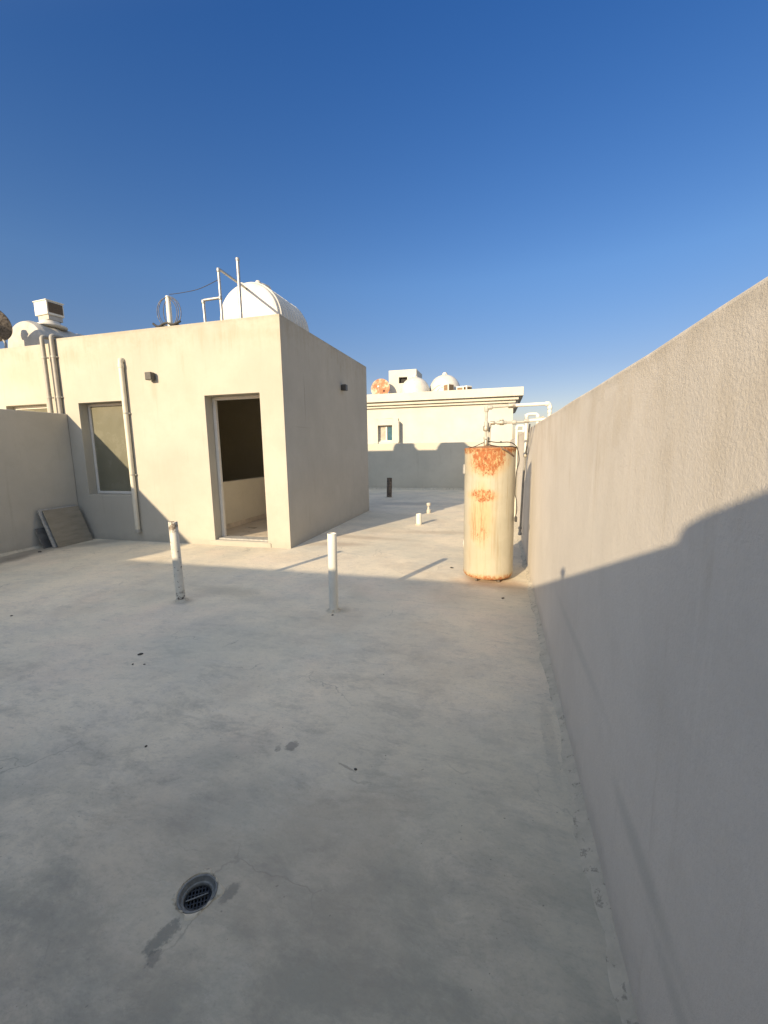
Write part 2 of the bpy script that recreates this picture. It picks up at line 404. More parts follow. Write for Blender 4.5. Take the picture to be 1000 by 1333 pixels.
def tube(bm, pts, r, seg=14, cap=True, fil=.03, hollow=0.0):
    P = path(pts, fil) if len(pts) > 2 and fil else [Vector(p) for p in pts]
    T = []
    for i in range(len(P)):
        a = P[max(0,i-1)]; b = P[min(len(P)-1,i+1)]; T.append((b-a).normalized())
    up = Vector((0,0,1)) if abs(T[0].z) < .9 else Vector((1,0,0))
    nrm = (up - T[0]*up.dot(T[0])).normalized(); rings = []
    for i, p in enumerate(P):
        nrm = (nrm - T[i]*nrm.dot(T[i])).normalized(); bn = T[i].cross(nrm)
        rings.append([bm.verts.new(p + (nrm*math.cos(2*PI*k/seg)+bn*math.sin(2*PI*k/seg))*r) for k in range(seg)])
    for a, b in zip(rings, rings[1:]):
        for k in range(seg): bm.faces.new((a[k], a[(k+1)%seg], b[(k+1)%seg], b[k]))
    if cap:
        bm.faces.new(rings[0][::-1]); 
        if not hollow: bm.faces.new(rings[-1])
    return rings

def tubeo(name, pts, r, mat, parent=None, seg=14, fil=.03):
    bm = bmesh.new(); tube(bm, pts, r, seg, True, fil); return link(name, bm, mat, parent, smooth=True)

def lathe(bm, prof, seg=40, axis='z', c=(0,0,0)):
    """prof: list of (radius, height)"""
    rings = []
    for (r, h) in prof:
        ring = []
        if r < 1e-6: ring = [bm.verts.new((0,0,h))]
        else: ring = [bm.verts.new((r*math.cos(2*PI*k/seg), r*math.sin(2*PI*k/seg), h)) for k in range(seg)]
        rings.append(ring)
    for a, b in zip(rings, rings[1:]):
        for k in range(seg):
            q = [a[k%len(a)], a[(k+1)%len(a)], b[(k+1)%len(b)], b[k%len(b)]]
            u = []
            for x in q:
                if x not in u: u.append(x)
            if len(u) > 2: bm.faces.new(u)
    vs = [v for r in rings for v in r]
    m = Matrix.Identity(4)
    if axis == 'y': m = Matrix.Rotation(-PI/2, 4, 'X')     # height runs along +y
    if axis == 'x': m = Matrix.Rotation(PI/2, 4, 'Y')
    bmesh.ops.transform(bm, matrix=Matrix.Translation(c) @ m, verts=vs)
    return vs

def latheo(name, prof, mat, parent=None, seg=40, axis='z', c=(0,0,0)):
    bm = bmesh.new(); lathe(bm, prof, seg, axis, c); return link(name, bm, mat, parent, smooth=True)

# ------------------------------------------------------------------ the setting
WX = .36          # inner face of the right parapet
FY = 5.35         # front face of the rooftop room
HX = -2.87        # right side face of the rooftop room
DR = (-.9, .945); DRR = .056

# roof floor with a round hole for the drain
bm = bmesh.new()
s = .14
cx, cy = DR
X = [-20, cx-s, cx+s, 12]; Y = [-6, cy-s, cy+s, 14.62]
for i in range(3):
    for j in range(3):
        if i == 1 and j == 1: continue
        bm.faces.new([bm.verts.new((a,b,0)) for a, b in ((X[i],Y[j]),(X[i+1],Y[j]),(X[i+1],Y[j+1]),(X[i],Y[j+1]))])
N = 48; inn = []; out = []
for k in range(N):
    a = 2*PI*k/N + PI/4
    ca, sa = math.cos(a), math.sin(a); q = s/max(abs(ca), abs(sa))
    inn.append(bm.verts.new((cx+DRR*ca, cy+DRR*sa, 0))); out.append(bm.verts.new((cx+q*ca, cy+q*sa, 0)))
for k in range(N): bm.faces.new((inn[k], out[k], out[(k+1)%N], inn[(k+1)%N]))
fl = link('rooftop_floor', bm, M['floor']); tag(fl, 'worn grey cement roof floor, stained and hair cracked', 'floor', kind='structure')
b = bmesh.new(); box(b, -20, 12, -6, 14.62, -7.0, -.14)
tag(link('roof_slab', b, M['cement']), 'body of the building below the roof floor', 'building slab', kind='structure')
b = bmesh.new(); box(b, -600, 600, -400, 900, -7.4, -7.02)
tag(link('ground', b, M['clay']), 'sandy ground far below', 'ground', kind='structure')

# right parapet
def parapet(name, label, b6, mat, fil=None, bev=.012):
    t = thing(name, label, 'parapet wall', ((b6[0]+b6[1])/2, (b6[2]+b6[3])/2, 0))
    inv = Matrix.Translation(-Vector(t.location))
    # cut along its length so the rim can waver a little like hand-laid render
    bm = bmesh.new()
    box(bm, *b6)
    lx, ly = b6[1]-b6[0], b6[3]-b6[2]
    ax = 0 if lx > ly else 1
    for k in range(1, int(max(lx, ly)/.35)):
        co = Vector((b6[0]+k*.35, 0, 0)) if ax == 0 else Vector((0, b6[2]+k*.35, 0))
        no = Vector((1,0,0)) if ax == 0 else Vector((0,1,0))
        geom = bm.verts[:]+bm.edges[:]+bm.faces[:]
        bmesh.ops.bisect_plane(bm, geom=geom, plane_co=co, plane_no=no)
    for v in bm.verts:
        if v.co.z > .5: v.co.z += random.uniform(-.0035, .0035)
    o = link('wall', bm, mat, None, bev, seg=3)
    o.parent = t; o.matrix_parent_inverse = inv
    return t, inv

pr, inv = parapet('parapet_wall', 'long cream roughcast parapet rising close beside the camera on the right', (WX, WX+.2, -2.6, 14.4, -.05, 1.635), M['parapet'])
def fillet(along, fixed, a, b_, sgn, t, inv, w=.052, h=.018, step=.035):
    bm = bmesh.new(); rows = []
    n = int((b_-a)/step)
    for i in range(n+1):
        u = a+(b_-a)*i/n
        ww = w*(1+.22*math.sin(u*5.1)+.14*math.sin(u*13.7+1)+random.uniform(-.14, .14)); hh = h*random.uniform(.8, 1.2)
        row = []
        for (d, z) in ((ww, -.004), (ww*.72, hh*.16), (ww*.35, hh*.5), (.004, hh), (-.02, hh), (-.02, -.004)):
            x = fixed + sgn*d
            row.append(bm.verts.new((x, u, z) if along == 'y' else (u, x, z)))
        rows.append(row)
    for p, q in zip(rows, rows[1:]):
        for k in range(5): bm.faces.new((p[k], p[k+1], q[k+1], q[k]))
    o = link('cement_fillet', bm, M['fillet'], None, smooth=True)
    o.parent = t; o.matrix_parent_inverse = inv
fillet('y', WX, -.5, 14.2, -1, pr, inv)
FARY = 14.4
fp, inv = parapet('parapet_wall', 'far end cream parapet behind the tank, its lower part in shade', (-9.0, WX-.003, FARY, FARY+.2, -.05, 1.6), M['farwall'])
fillet('x', FARY, -8.0, .3, -1, fp, inv, .09, .05, .3)
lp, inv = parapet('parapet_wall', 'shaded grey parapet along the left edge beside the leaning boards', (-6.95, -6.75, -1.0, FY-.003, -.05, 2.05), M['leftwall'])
fillet('y', -6.75, -.4, FY-.05, 1, lp, inv, .05, .03)
SL = .357
RY = -.6; RH = (4.335-RY)*SL
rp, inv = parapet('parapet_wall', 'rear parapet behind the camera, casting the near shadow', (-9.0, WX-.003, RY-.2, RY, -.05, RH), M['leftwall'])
# small cap on a stub on the rear wall and an added unseen box behind it: their shadows fall on the right parapet
o = latheo('vent_stub', [(0,-.03),(.012,-.03),(.012,.028),(.026,.032),(.030,.045),(.024,.062),(0,.066)], M['pvc'], None, 16, c=(-.80, RY-.05, RH))
tag(o, 'small capped vent stub on top of the rear parapet', 'vent pipe')
ZT = RH+.3*SL+.053
t = thing('air_conditioner', 'added unseen white box behind the rear parapet, shaped for the shadow it casts', 'air conditioner', (0, RY-.48, 0))  # box added out of view, shaped to cast the bump on the right parapet
bxo('casing', (-.365, .32, -.18, .18, ZT-.72, ZT), M['acw'], t, .045)
bxo('grille', (-.26, .26, -.19, -.178, ZT-.66, ZT-.08), M['coil'], t, .003)
bxo('stand', (-.28, .28, -.15, .15, 0, ZT-.722), M['steel'], t, .01)

# ------------------------------------------------------------------ rooftop room
T = .22
BY = 9.2; TOP = 3.215
room = thing('rooftop_room', 'cream box-shaped rooftop stair room with an open doorway facing the camera', 'rooftop room', (-4.9, FY, 0))
ri = Matrix.Translation(-Vector(room.location))
dx0, dx1, dz0, dz1 = -4.135, -3.235, .075, 2.212
wx0, wx1, wz0, wz1 = -6.495, -5.605, .742, 2.208
LX = -6.93
def solid(x, y, z):
    ins = LX+T < x < HX-T and FY+T < y < BY-T
    if z < .04: return True
    if 2.72 < z < 2.9 and not (z > 2.9): return True
    if z > 2.9: return not (LX+.13 < x < HX-.13 and FY+.13 < y < BY-.13)
    if ins: return False
    if y < FY+T and dx0 < x < dx1 and dz0 < z < dz1: return False
    if y < FY+T and wx0 < x < wx1 and wz0 < z < wz1: return False
    if y > BY-T and -4.45 < x < -3.25 and wz0 < z < dz1: return False  # made-up back opening, lets light into the stair room
    return True
xs = sorted([LX, -4.45, -3.25, LX+.13, LX+T, wx0, wx1, dx0, dx1, HX-T, HX-.13, HX]); ys = [FY, FY+.13, FY+T, BY-T, BY-.13, BY]
zs = [-.05, .04, dz0, wz0, wz1, dz1, 2.72, 2.9, TOP]
bm = voxel(xs, ys, zs, solid)
w = link('wall', bm, M['house'], None, .007, seg=2); w.parent = room; w.matrix_parent_inverse = ri
def rpart(o, p=room):
    o.parent = p; o.matrix_parent_inverse = ri; return o
# door frame set deep in the reveal
fy = FY+.165
bm = bmesh.new()
box(bm, dx0+.002, dx0+.05, fy, fy+.05, dz0+.002, dz1-.05); box(bm, dx1-.05, dx1-.002, fy, fy+.05, dz0+.002, dz1-.05)
box(bm, dx0+.002, dx1-.002, fy-.002, fy+.052, dz1-.05, dz1-.002)
rpart(link('door_frame', bm, M['frame'], None, .004))
rpart(bxo('threshold', (dx0+.003, dx1-.003, FY+.06, FY+T+.03, dz0-.02, dz0+.022), M['tile_white']))
rpart(bxo('door_step', (dx0-.09, dx1+.05, FY-.012, FY+.02, -.01, dz0-.012), M['house'], bevel=.006))
rpart(bxo('inside_floor', (LX+T+1.9, HX-T-.002, FY+T+.002, BY-T-.002, .03, .052), M['skirt'], bevel=0))
leaf = rpart(bxo('door', (dx1-.052, dx1-.012, FY+.235, FY+1.08, dz0+.03, dz1-.055), M['frame'], bevel=.004))
hn = bxo('handle', (dx1-.10, dx1-.053, FY+.97, FY+1.0, 1.08, 1.10), M['steel'], None, .004); hn.parent = leaf
# half-height stair wall running back from the door, and the dark stair well beyond it
hx = -4.60
hw = rpart(bxo('half_wall', (hx-.12, hx, FY+T+.001, BY-T-.001, .05, .885), M['inside'], bevel=.01))
rpart(bxo('skirting', (hx+.001, hx+.013, FY+T+.003, BY-T-.003, .053, .14), M['skirt'], bevel=.002))
rpart(bxo('inside_lining', (LX+T+.003, LX+T+.02, FY+T+.003, BY-T-.003, .05, 2.715), M['inside'], bevel=0))
bm = bmesh.new(); q0, q1 = BY-.12, BY-.07  # frame of the back window added out of view to brighten the interior
box(bm, -4.447, -4.40, q0, q1, wz0+.05, dz1-.05); box(bm, -3.30, -3.253, q0, q1, wz0+.05, dz1-.05)
box(bm, -4.447, -3.253, q0-.002, q1+.002, wz0+.003, wz0+.05); box(bm, -4.447, -3.253, q0-.002, q1+.002, dz1-.05, dz1-.003)
rpart(link('window', bm, M['frame'], None, .004))
# window
fw = bmesh.new(); gy = FY+.15
a0, a1, c0, c1 = wx0+.004, wx1-.004, wz0+.004, wz1-.004; e = .042
box(fw, a0, a0+e, gy, gy+.045, c0+e, c1-e); box(fw, a1-e, a1, gy, gy+.045, c0+e, c1-e)
box(fw, a0, a1, gy-.002, gy+.047, c0, c0+e); box(fw, a0, a1, gy-.002, gy+.047, c1-e, c1)
win = link('window', fw, M['frame'], None, .004); rpart(win)
p = bxo('pane', (a0+e-.004, a1-e+.004, gy+.018, gy+.026, c0+e-.004, c1-e+.004), M['pane'], None, 0)
p.parent = win

# neighbouring room to the left
t2 = thing('rooftop_room', 'pale rooftop room at the left edge, adjoining the one with the doorway', 'rooftop room', (-9, FY+.04, 0))
i2 = Matrix.Translation(-Vector(t2.location))
NX0, NX1 = -13.5, LX-.012; qy = FY+.05
bm = voxel([NX0, NX0+.13, -8.15, -7.235, NX1-.13, NX1], [qy, qy+.13, qy+.2, BY-.13, BY], [-.05, .9, 2.235, 2.9, 3.17],
    lambda x,y,z: False if (z > 2.9 and NX0+.13 < x < NX1-.13 and qy+.13 < y < BY-.13) or (y < qy+.2 and -8.15 < x < -7.235 and .9 < z < 2.235) else True)
w = link('wall', bm, M['house'], None, .006); w.parent = t2; w.matrix_parent_inverse = i2
bm = bmesh.new()
a0, a1, c0, c1 = -8.146, -7.239, .904, 2.231; gy = qy+.12
box(bm, a0, a0+.05, gy, gy+.04, c0+.05, c1-.05); box(bm, a1-.05, a1, gy, gy+.04, c0+.05, c1-.05)
box(bm, a0, a1, gy-.002, gy+.042, c0, c0+.05); box(bm, a0, a1, gy-.002, gy+.042, c1-.05, c1)
wn = link('window', bm, M['frame'], None, .004); wn.parent = t2; wn.matrix_parent_inverse = i2
p = bxo('pane', (a0+.046, a1-.046, gy+.015, gy+.022, c0+.046, c1-.046), M['pane'], None, 0); p.parent = wn

# ------------------------------------------------------------------ things on the walls
def wall_lamp(label, loc, rot):
    t = thing('wall_lamp', label, 'wall lamp', loc, rot, 'black box wall lamps')
    # local: sticks out along -y
    bxo('casing', (-.052, .052, -.105, -.016, -.055, .055), M['lamp'], t, .006)
    bxo('mounting_plate', (-.038, .038, -.018, .004, -.045, .045), M['lamp'], t, .003)
    bxo('lens', (-.040, .040, -.095, -.026, -.058, -.050), M['lens'], t, .002)
    return t
wall_lamp('black box lamp on the sunlit front wall between the pipe and the doorway', (-5.0, FY, 2.525), (0,0,0))
wall_lamp('black box lamp high on the shaded side wall of the rooftop room', (HX, 7.62, 2.555), (0,0,PI/2))

# long drain pipe down the front wall
t = thing('drain_pipe', 'cream drain pipe hooked into the front wall, crossing the right edge of the window', 'pipe', (-5.53, FY-.045, 0))
L = [(0,.06,2.80),(0,.0,2.80),(0,0,.16)]
tubeo('pipe', L, .036, M['pvc_cream'], t, 18, .05)
for z in (2.70,): latheo('elbow', [(.036,0),(.042,.004),(.042,.055),(.036,.06)], M['pvc_cream'], t, 18, c=(0,0,z-.02))
bm = bmesh.new(); lathe(bm, [(.036,0),(.041,.003),(.041,.05),(.036,.055)], 18, c=(0,0,.15)); link('end_socket', bm, M['pvc_aged'], t, smooth=True)
for z in (1.06, 2.0):
    bm = bmesh.new(); lathe(bm, [(.037,0),(.040,.0),(.040,.02),(.037,.02)], 18, c=(0,0,z)); box(bm, .03, .055, .012, .045, z, z+.02)
    link('bracket', bm, M['pvc_aged'], t, .002)
def pair_pipe(x, label, xb):
    t = thing('drain_pipe', label, 'pipe', (x, FY-.04, 0), group='twin pipes dropping behind the left parapet')
    dx = xb - x
    tubeo('pipe', [(0,.18,3.26),(0,0,3.26),(0,0,2.0),(0,0,.3)], .032, M['pipe_grey'], t, 16, .05)
    for z in (2.92, 2.3):
        bm = bmesh.new(); lathe(bm, [(.033,0),(.038,.0),(.038,.03),(.033,.03)], 16, c=(0,0,z)); box(bm, .028, .05, .01, .04, z+.004, z+.022)
        link('bracket', bm, M['pvc_aged'], t, .002)
pair_pipe(-7.03, 'grey pipe hooked over the roof edge, left one of the twin pair', -7.08)
pair_pipe(-6.832, 'grey pipe hooked over the roof edge, right one of the twin pair', -6.85)

# ------------------------------------------------------------------ pipes standing on the floor
def standing(name, label, x, y, h, r, mat, lean=(0,0), group=None, coll=True):
    t = thing(name, label, 'pipe stub', (x, y, 0), (lean[0], lean[1], 0), group)
    latheo('pipe', [(r,-.02),(r,h*.3),(r,h*.7),(r,h-.003),(r-.002,h),(r*.82,h),(r*.80,h-.003),(r*.80,h-.16),(0,h-.16)], mat, t, 28)
    if coll:
        bm = bmesh.new(); rr = []
        for k in range(26):
            a = 2*PI*k/26; q = r*random.uniform(1.35, 1.9)
            rr.append([bm.verts.new((q*math.cos(a), q*math.sin(a), -.004)), bm.verts.new((q*.85*math.cos(a), q*.85*math.sin(a), .006)), bm.verts.new((r*.97*math.cos(a), r*.97*math.sin(a), .022))])
        for k in range(26):
            a, b = rr[k], rr[(k+1)%26]
            bm.faces.new((a[0],b[0],b[1],a[1])); bm.faces.new((a[1],b[1],b[2],a[2]))
        link('cement_collar', bm, M['floor'], t, smooth=True)
    return t
standing('standing_pipe', 'tall spotted white pipe stub, mouldy at its rim, nearest the left boards', -2.90, 3.19, .765, .040, M['oldpipe'], (0,-.018), 'open pipes standing on the roof floor')
standing('standing_pipe', 'tall clean white pipe stub standing in the middle of the roof', -1.37, 3.28, .695, .040, M['pvc'], (0,.01), 'open pipes standing on the roof floor')
standing('standing_pipe', 'short white pipe stub casting a shadow on the sunlit floor', -1.405, 7.60, .205, .052, M['pvc'], (0,0), 'open pipes standing on the roof floor')
t = standing('standing_pipe', 'dark mould-covered thick pipe stub in the far shade', -3.06, 11.8, .58, .075, M['reed'], (0,.03), 'open pipes standing on the roof floor')
o = latheo('pipe_fitting', [(.05,-.01),(.055,.02),(.055,.075),(.03,.09),(.024,.13),(.024,.15),(.05,.165),(.056,.21),(.05,.225),(.03,.225),(0,.2)], M['tankgrey'], None, 24, c=(-1.46, 9.05, 0))
tag(o, 'small waisted white fitting in the shade just behind the short stub', 'pipe fitting')

# ------------------------------------------------------------------ floor drain
BARA = .66
t = thing('floor_drain', 'round recessed floor drain with black plastic grate in the foreground', 'drain', (cx, cy, 0))
R_ = DRR
latheo('drain_ring', [(R_+.006,-.003),(R_+.004,.0025),(R_-.001,.002),(R_-.004,-.005),(R_*.86,-.011),(R_*.78,-.012),(R_*.74,-.015),(R_*.74,-.030)], M['ring'], t, 48)
latheo('drain_bowl', [(R_*.76,-.029),(R_*.72,-.06),(0,-.066)], M['bars'], t, 32)
bm = bmesh.new()
rg = R_*.74
lathe(bm, [(rg*.98,-.024),(rg*.98,-.018),(rg*.86,-.016),(rg*.86,-.024)], 36)
for k in range(-3, 4):
    u = k*rg*.25; h2 = math.sqrt(max(0, (rg*.9)**2-u*u))
    box(bm, u-.0022, u+.0022, -h2, h2, -.025, -.0175, Matrix.Rotation(.55, 4, 'Z'))
for k in range(-2, 3):
    u = k*rg*.34; h2 = math.sqrt(max(0, (rg*.9)**2-u*u))
    box(bm, -h2, h2, u-.002, u+.002, -.0255, -.0185, Matrix.Rotation(.55, 4, 'Z'))
link('grate', bm, M['bars'], t, .0006)
bm = bmesh.new(); box(bm, -rg*.85, rg*.75, -.0018, .0018, -.016, -.013, Matrix.Rotation(BARA, 4, 'Z')); link('grate_bar', bm, M['ring'], t, .0005)
# mortar apron round the drain: uneven and slightly proud
bm = bmesh.new(); rr = []
for k in range(60):
    a = 2*PI*k/60; q = .062/max(abs(math.cos(a+.45)), abs(math.sin(a+.45)))
    q = min(q, .078)*random.uniform(.96, 1.06)+.004*math.sin(5*a)
    p0 = R_+.0055
    rr.append([bm.verts.new((math.cos(a)*d, math.sin(a)*d, z)) for d, z in ((p0, -.001), (p0+.002, .0035), ((p0+q)/2, .005), (q*.97, .0028), (q*1.03, -.002))])
for k in range(60):
    a, b = rr[k], rr[(k+1)%60]
    for m_ in range(4): bm.faces.new((a[m_], a[m_+1], b[m_+1], b[m_]))
link('mortar_apron', bm, M['fillet'], t, smooth=True)

# loose chips of stone lying about
def chip(x, y, r, label, seed):
    rnd = random.Random(seed); bm = bmesh.new()
    bmesh.ops.create_icosphere(bm, subdivisions=2, radius=1)
    st = (r*rnd.uniform(.8,1.5), r*rnd.uniform(.6,1), r*rnd.uniform(.35,.6)); a = rnd.uniform(0, 3)
    for v in bm.verts:
        k = 1+rnd.uniform(-.2,.2); v.co = Vector((v.co.x*st[0]*k, v.co.y*st[1]*k, v.co.z*st[2]*k+st[2]*.6))
    bmesh.ops.rotate(bm, verts=bm.verts, cent=(0,0,0), matrix=Matrix.Rotation(a, 3, 'Z'))
    o = link('stone_chip', bm, M['stone']); o.location = (x, y, 0)
    tag(o, label, 'stone chip', 'dark chips lying on the roof floor')
for i, (x, y, r, lb) in enumerate([
    (-2.399, 2.213, .013, 'largest of three close dark chips left of the roof centre'),
    (-2.335, 2.086, .007, 'left lower one of three close dark chips on the shaded floor'),
    (-2.258, 2.105, .006, 'right lower one of three close dark chips on the shaded floor'),
    (-1.609, 1.459, .007, 'lone dark chip between the two tall pipes and the drain'),
    (-4.109, 2.524, .011, 'dark chip near the left edge of the floor'),
    (-.578, 1.566, .006, 'dark chip at the end of a crack right of the dark floor patch'),
    (.073, 3.916, .012, 'dark chip on the shaded floor just in front of the rusty heater'),
    (-1.341, 3.177, .010, 'dark chip at the foot of the clean white pipe stub'),
    (-6.42, 4.42, .022, 'dark lump on the stained floor in front of the leaning boards'),
    (-.50, 4.83, .020, 'dark lump on sunlit floor just left of the rusty heater')]): chip(x, y, r, lb, i)

# ------------------------------------------------------------------ leaning boards
def board(name, label, y0, y1, xb, xt, h, th, mat, edge=None, grp='boards leaning against the left parapet'):
    """stands on its lower edge at x=xb and leans back (towards -x) to x=xt at height h"""
    t = thing(name, label, 'board', (xb, (y0+y1)/2, 0), group=grp)
    ang = math.atan2(xb-xt, h); ln = math.hypot(xb-xt, h)
    m4 = Matrix.Rotation(-ang, 4, 'Y')
    hw_ = (y1-y0)/2
    bxo('face_sheet', (-th*.35, 0, -hw_, hw_, .004, ln), mat, t, .003, m4)
    bxo('backing', (-th, -th*.36, -hw_+.004, hw_-.004, .006, ln-.004), edge or mat, t, .003, m4)
    return t
board('leaning_board', 'worn brown front board of the leaning stack', 4.70, 5.27, -6.43, -6.66, .565, .020, M['board'], M['tile_dark'])
board('leaning_board', 'pale edged board second in the leaning stack', 4.66, 5.25, -6.472, -6.70, .58, .022, M['tile_white'], M['tile_white'])
board('leaning_board', 'dark board reaching furthest towards the stair room, behind the brown one', 4.80, 5.33, -6.54, -6.725, .52, .014, M['tile_dark'])
board('leaning_board', 'small dark offcut at the near end of the leaning stack', 4.60, 4.86, -6.59, -6.715, .30, .018, M['tile_dark'], M['tile_white'])
o = bxo('wood_offcut', (-6.60, -6.545, 5.30, 5.345, 0.002, .10), M['tile_white'], None, .004)
tag(o, 'small pale block at the foot of the boards, in the wall corner', 'offcut')

# ------------------------------------------------------------------ rusty water heater
HC = (-.085, 4.585)
t = thing('water_heater', 'tall rust stained cylindrical water heater standing by the right parapet', 'water heater', (*HC, 0))
r = .262
latheo('tank_body', [(0,.035),(r-.03,.035),(r-.012,.038),(r-.002,.052),(r,.07),(r,.2),(r,.5),(r,.9),(r,1.2),(r,1.365),(r,1.372),(r+.003,1.376),(r+.003,1.392),(r-.004,1.40),(r-.02,1.402),(r*.6,1.414),(0,1.422)], M['heater'], t, 72)
for a in (-2.1, -1.0, .6, 2.2):
    bm = bmesh.new(); box(bm, -.03, .03, -.012, .012, -.004, .04, Matrix.Translation((math.cos(a)*.2, math.sin(a)*.2, 0)) @ Matrix.Rotation(a, 4, 'Z'))
    link('foot', bm, M['reed'], t, .002)
bm = bmesh.new(); box(bm, -.014, .004, -.03, .03, -.05, .05, Matrix.Translation((-r*.985, -.06, 1.18)) @ Matrix.Rotation(.23, 4, 'Z'))
link('label_plate', bm, M['tile_white'], t, .004)
bm = bmesh.new(); lathe(bm, [(0,0),(.07,0),(.07,.012),(.055,.018),(0,.02)], 28, axis='x'); bmesh.ops.transform(bm, matrix=Matrix.Translation((-r+.010, .02, .36)) @ Matrix.Rotation(PI, 4, 'Z'), verts=bm.verts)
link('access_cover', bm, M['tankgrey'], t, smooth=True)
# inlet and outlet pipework, heater-local coordinates
P1 = (-.045, -.01)
def collar(c, rr, h, parent, mat=None, axis='z', name='coupling', seg=16):
    return latheo(name, [(0,-h/2),(rr*.9,-h/2),(rr,-h/2+.004),(rr,h/2-.004),(rr*.9,h/2),(0,h/2)], mat or M['pvc_aged'], parent, seg, axis, c)
oz = 1.812
tubeo('riser_pipe', [(P1[0],P1[1],1.40),(P1[0],P1[1],oz),(.20,P1[1],oz+.01)], .0135, M['pvc_aged'], t, 14, .02)
collar((P1[0],P1[1],1.45), .022, .06, t, M['brass'])
collar((P1[0],P1[1],1.50), .026, .03, t, M['pvc_aged'])
collar((P1[0],P1[1],1.60), .031, .05, t, M['brass'], name='union')
collar((P1[0],P1[1],1.62), .022, .10, t, M['pvc_aged'])
collar((P1[0],P1[1],oz-.015), .022, .055, t); collar((P1[0]+.035,P1[1],oz), .022, .05, t, axis='x')
tubeo('outlet_pipe', [(-.012,.02,1.40),(-.012,.02,1.655),(.36,.02,1.657),(.52,.02,1.70)], .012, M['pvc_aged'], t, 14, .02)
collar((.018,.02,1.655), .020, .05, t, M['brass'], axis='x'); collar((-.012,.02,1.63), .019, .05, t)
collar((.11,.02,1.656), .027, .045, t, M['brass'], axis='x', name='valve'); collar((.11,.02,1.656), .019, .10, t, axis='x')
bm = bmesh.new(); box(bm, .09, .13, .012, .028, 1.683, 1.70); box(bm, .105, .115, .014, .026, 1.67, 1.69); link('valve_handle', bm, M['steel'], t, .002)
collar((.235,.02,1.656), .024, .04, t, M['pvc_aged'], axis='x', name='union')
# cables
def sag(pts, n=8):
    """smooth curve through points"""
    P = [Vector(p) for p in pts]; out = []
    for i in range(len(P)-1):
        p0 = P[max(0,i-1)]; p1 = P[i]; p2 = P[i+1]; p3 = P[min(len(P)-1,i+2)]
        for k in range(n):
            u = k/n
            out.append(.5*((2*p1)+(-p0+p2)*u+(2*p0-5*p1+4*p2-p3)*u*u+(-p0+3*p1-3*p2+p3)*u**3))
    out.append(P[-1]); return out
def cable(name, pts, r, mat, parent=None, seg=8):
    return tubeo(name, sag(pts), r, mat, parent, seg, 0)
cable('cable', [(-.05,-.01,1.46),(-.10,-.05,1.44),(-.17,-.10,1.41),(-.22,-.13,1.415)], .004, M['cable'], t)
cable('cable', [(-.03,0,1.47),(.05,-.06,1.455),(.10,-.09,1.452),(.20,-.10,1.45),(.262,-.05,1.405),(.285,-.04,1.33),(.29,-.05,1.25),(.268,-.08,1.15),(.262,-.10,1.02),(.262,-.09,.92),(.275,-.08,.86),(.282,-.09,.76),(.27,-.09,.68)], .0052, M['cable'], t)
cable('cable', [(.09,-.22,1.405),(.13,-.235,1.385),(.19,-.215,1.35),(.235,-.17,1.31)], .009, M['cable_brown'], t)
cable('cable', [(-.01,-.1,1.43),(.06,-.18,1.415),(.12,-.2,1.408),(.20,-.16,1.41),(.262,-.06,1.40)], .005, M['cable'], t)
bm = bmesh.new(); box(bm, .262, .288, -.115, -.075, .635, .69); link('junction_box', bm, M['cable'], t, .006)
bm = bmesh.new(); box(bm, .098, .116, -.10, -.082, 1.445, 1.465); link('cable_clip', bm, M['cable'], t, .003)

# ------------------------------------------------------------------ white pipes over the right parapet
HZ = oz+.01
t = thing('supply_pipe', 'upper white pipe running from the rusty heater over the right parapet', 'pipe', (.115, 4.575, HZ))
tubeo('pipe', [(0,0,0),(.37,0,.004),(.37,0,-.30)], .0175, M['pvc'], t, 16, .02)
collar((.005,0,0), .026, .07, t, M['brass'], axis='x')
for z in (-.035, -.075): collar((.37,0,z), .024 if z > -.05 else .022, .03, t, M['pvc'])
collar((.345,0,.003), .024, .04, t, M['pvc'], axis='x')
t = thing('supply_pipe', 'lower white pipe from the heater valve resting on the parapet top', 'pipe', (.43, 4.605, 1.70))
tubeo('pipe', [(-.17,0,-.035),(.25,0,-.01),(.25,0,-.4)], .0165, M['pvc'], t, 16, .02)
collar((-.16,0,-.034), .023, .05, t, axis='x')

wxp = .325
t = thing('wall_pipe', 'white pipe with a looped top climbing the right parapet behind the heater', 'pipe', (wxp, 5.55, 0))
tubeo('pipe', [(0,0,1.28),(0,0,1.80),(.13,-.0,1.80),(.13,0,1.55)], .0185, M['pvc'], t, 16, .03)
tubeo('lower_pipe', [(0,0,1.29),(-.006,.2,.95),(-.006,.50,.26)], .014, M['pvc_shade'], t, 12, .03)
collar((0,0,1.30), .024, .05, t, M['brass']); collar((0,0,1.78), .024, .04, t, M['pvc']); collar((.13,0,1.77), .024, .04, t, M['pvc'])
bm = bmesh.new(); lathe(bm, [(0,-.06),(.024,-.06),(.026,-.03),(.018,-.02),(.018,.02),(.026,.03),(.022,.06),(0,.06)], 14, c=(-.008,.51,.24)); link('stop_valve', bm, M['pvc_shade'], t, smooth=True)
t = thing('wall_pipe', 'thinner dark conduit slanting down the right parapet beside the white pipe', 'pipe', (.335, 5.3, 0))
tubeo('pipe', [(0,-.20,1.66),(0,.02,1.50),(-.01,.28,1.29)], .009, M['pvc_shade'], t, 10, .03)
t = thing('wall_pipe', 'white pipe with a rectangular looped top furthest along the right parapet', 'pipe', (.325, 8.45, 0))
tubeo('pipe', [(0,0,.05),(0,0,1.80),(.13,0,1.80),(.13,0,1.55)], .028, M['pvc'], t, 14, .04)
tubeo('cross_pipe', [(0,0,1.70),(.13,0,1.70)], .020, M['pvc'], t, 12, 0)
collar((0,0,1.76), .034, .05, t, M['pvc'])

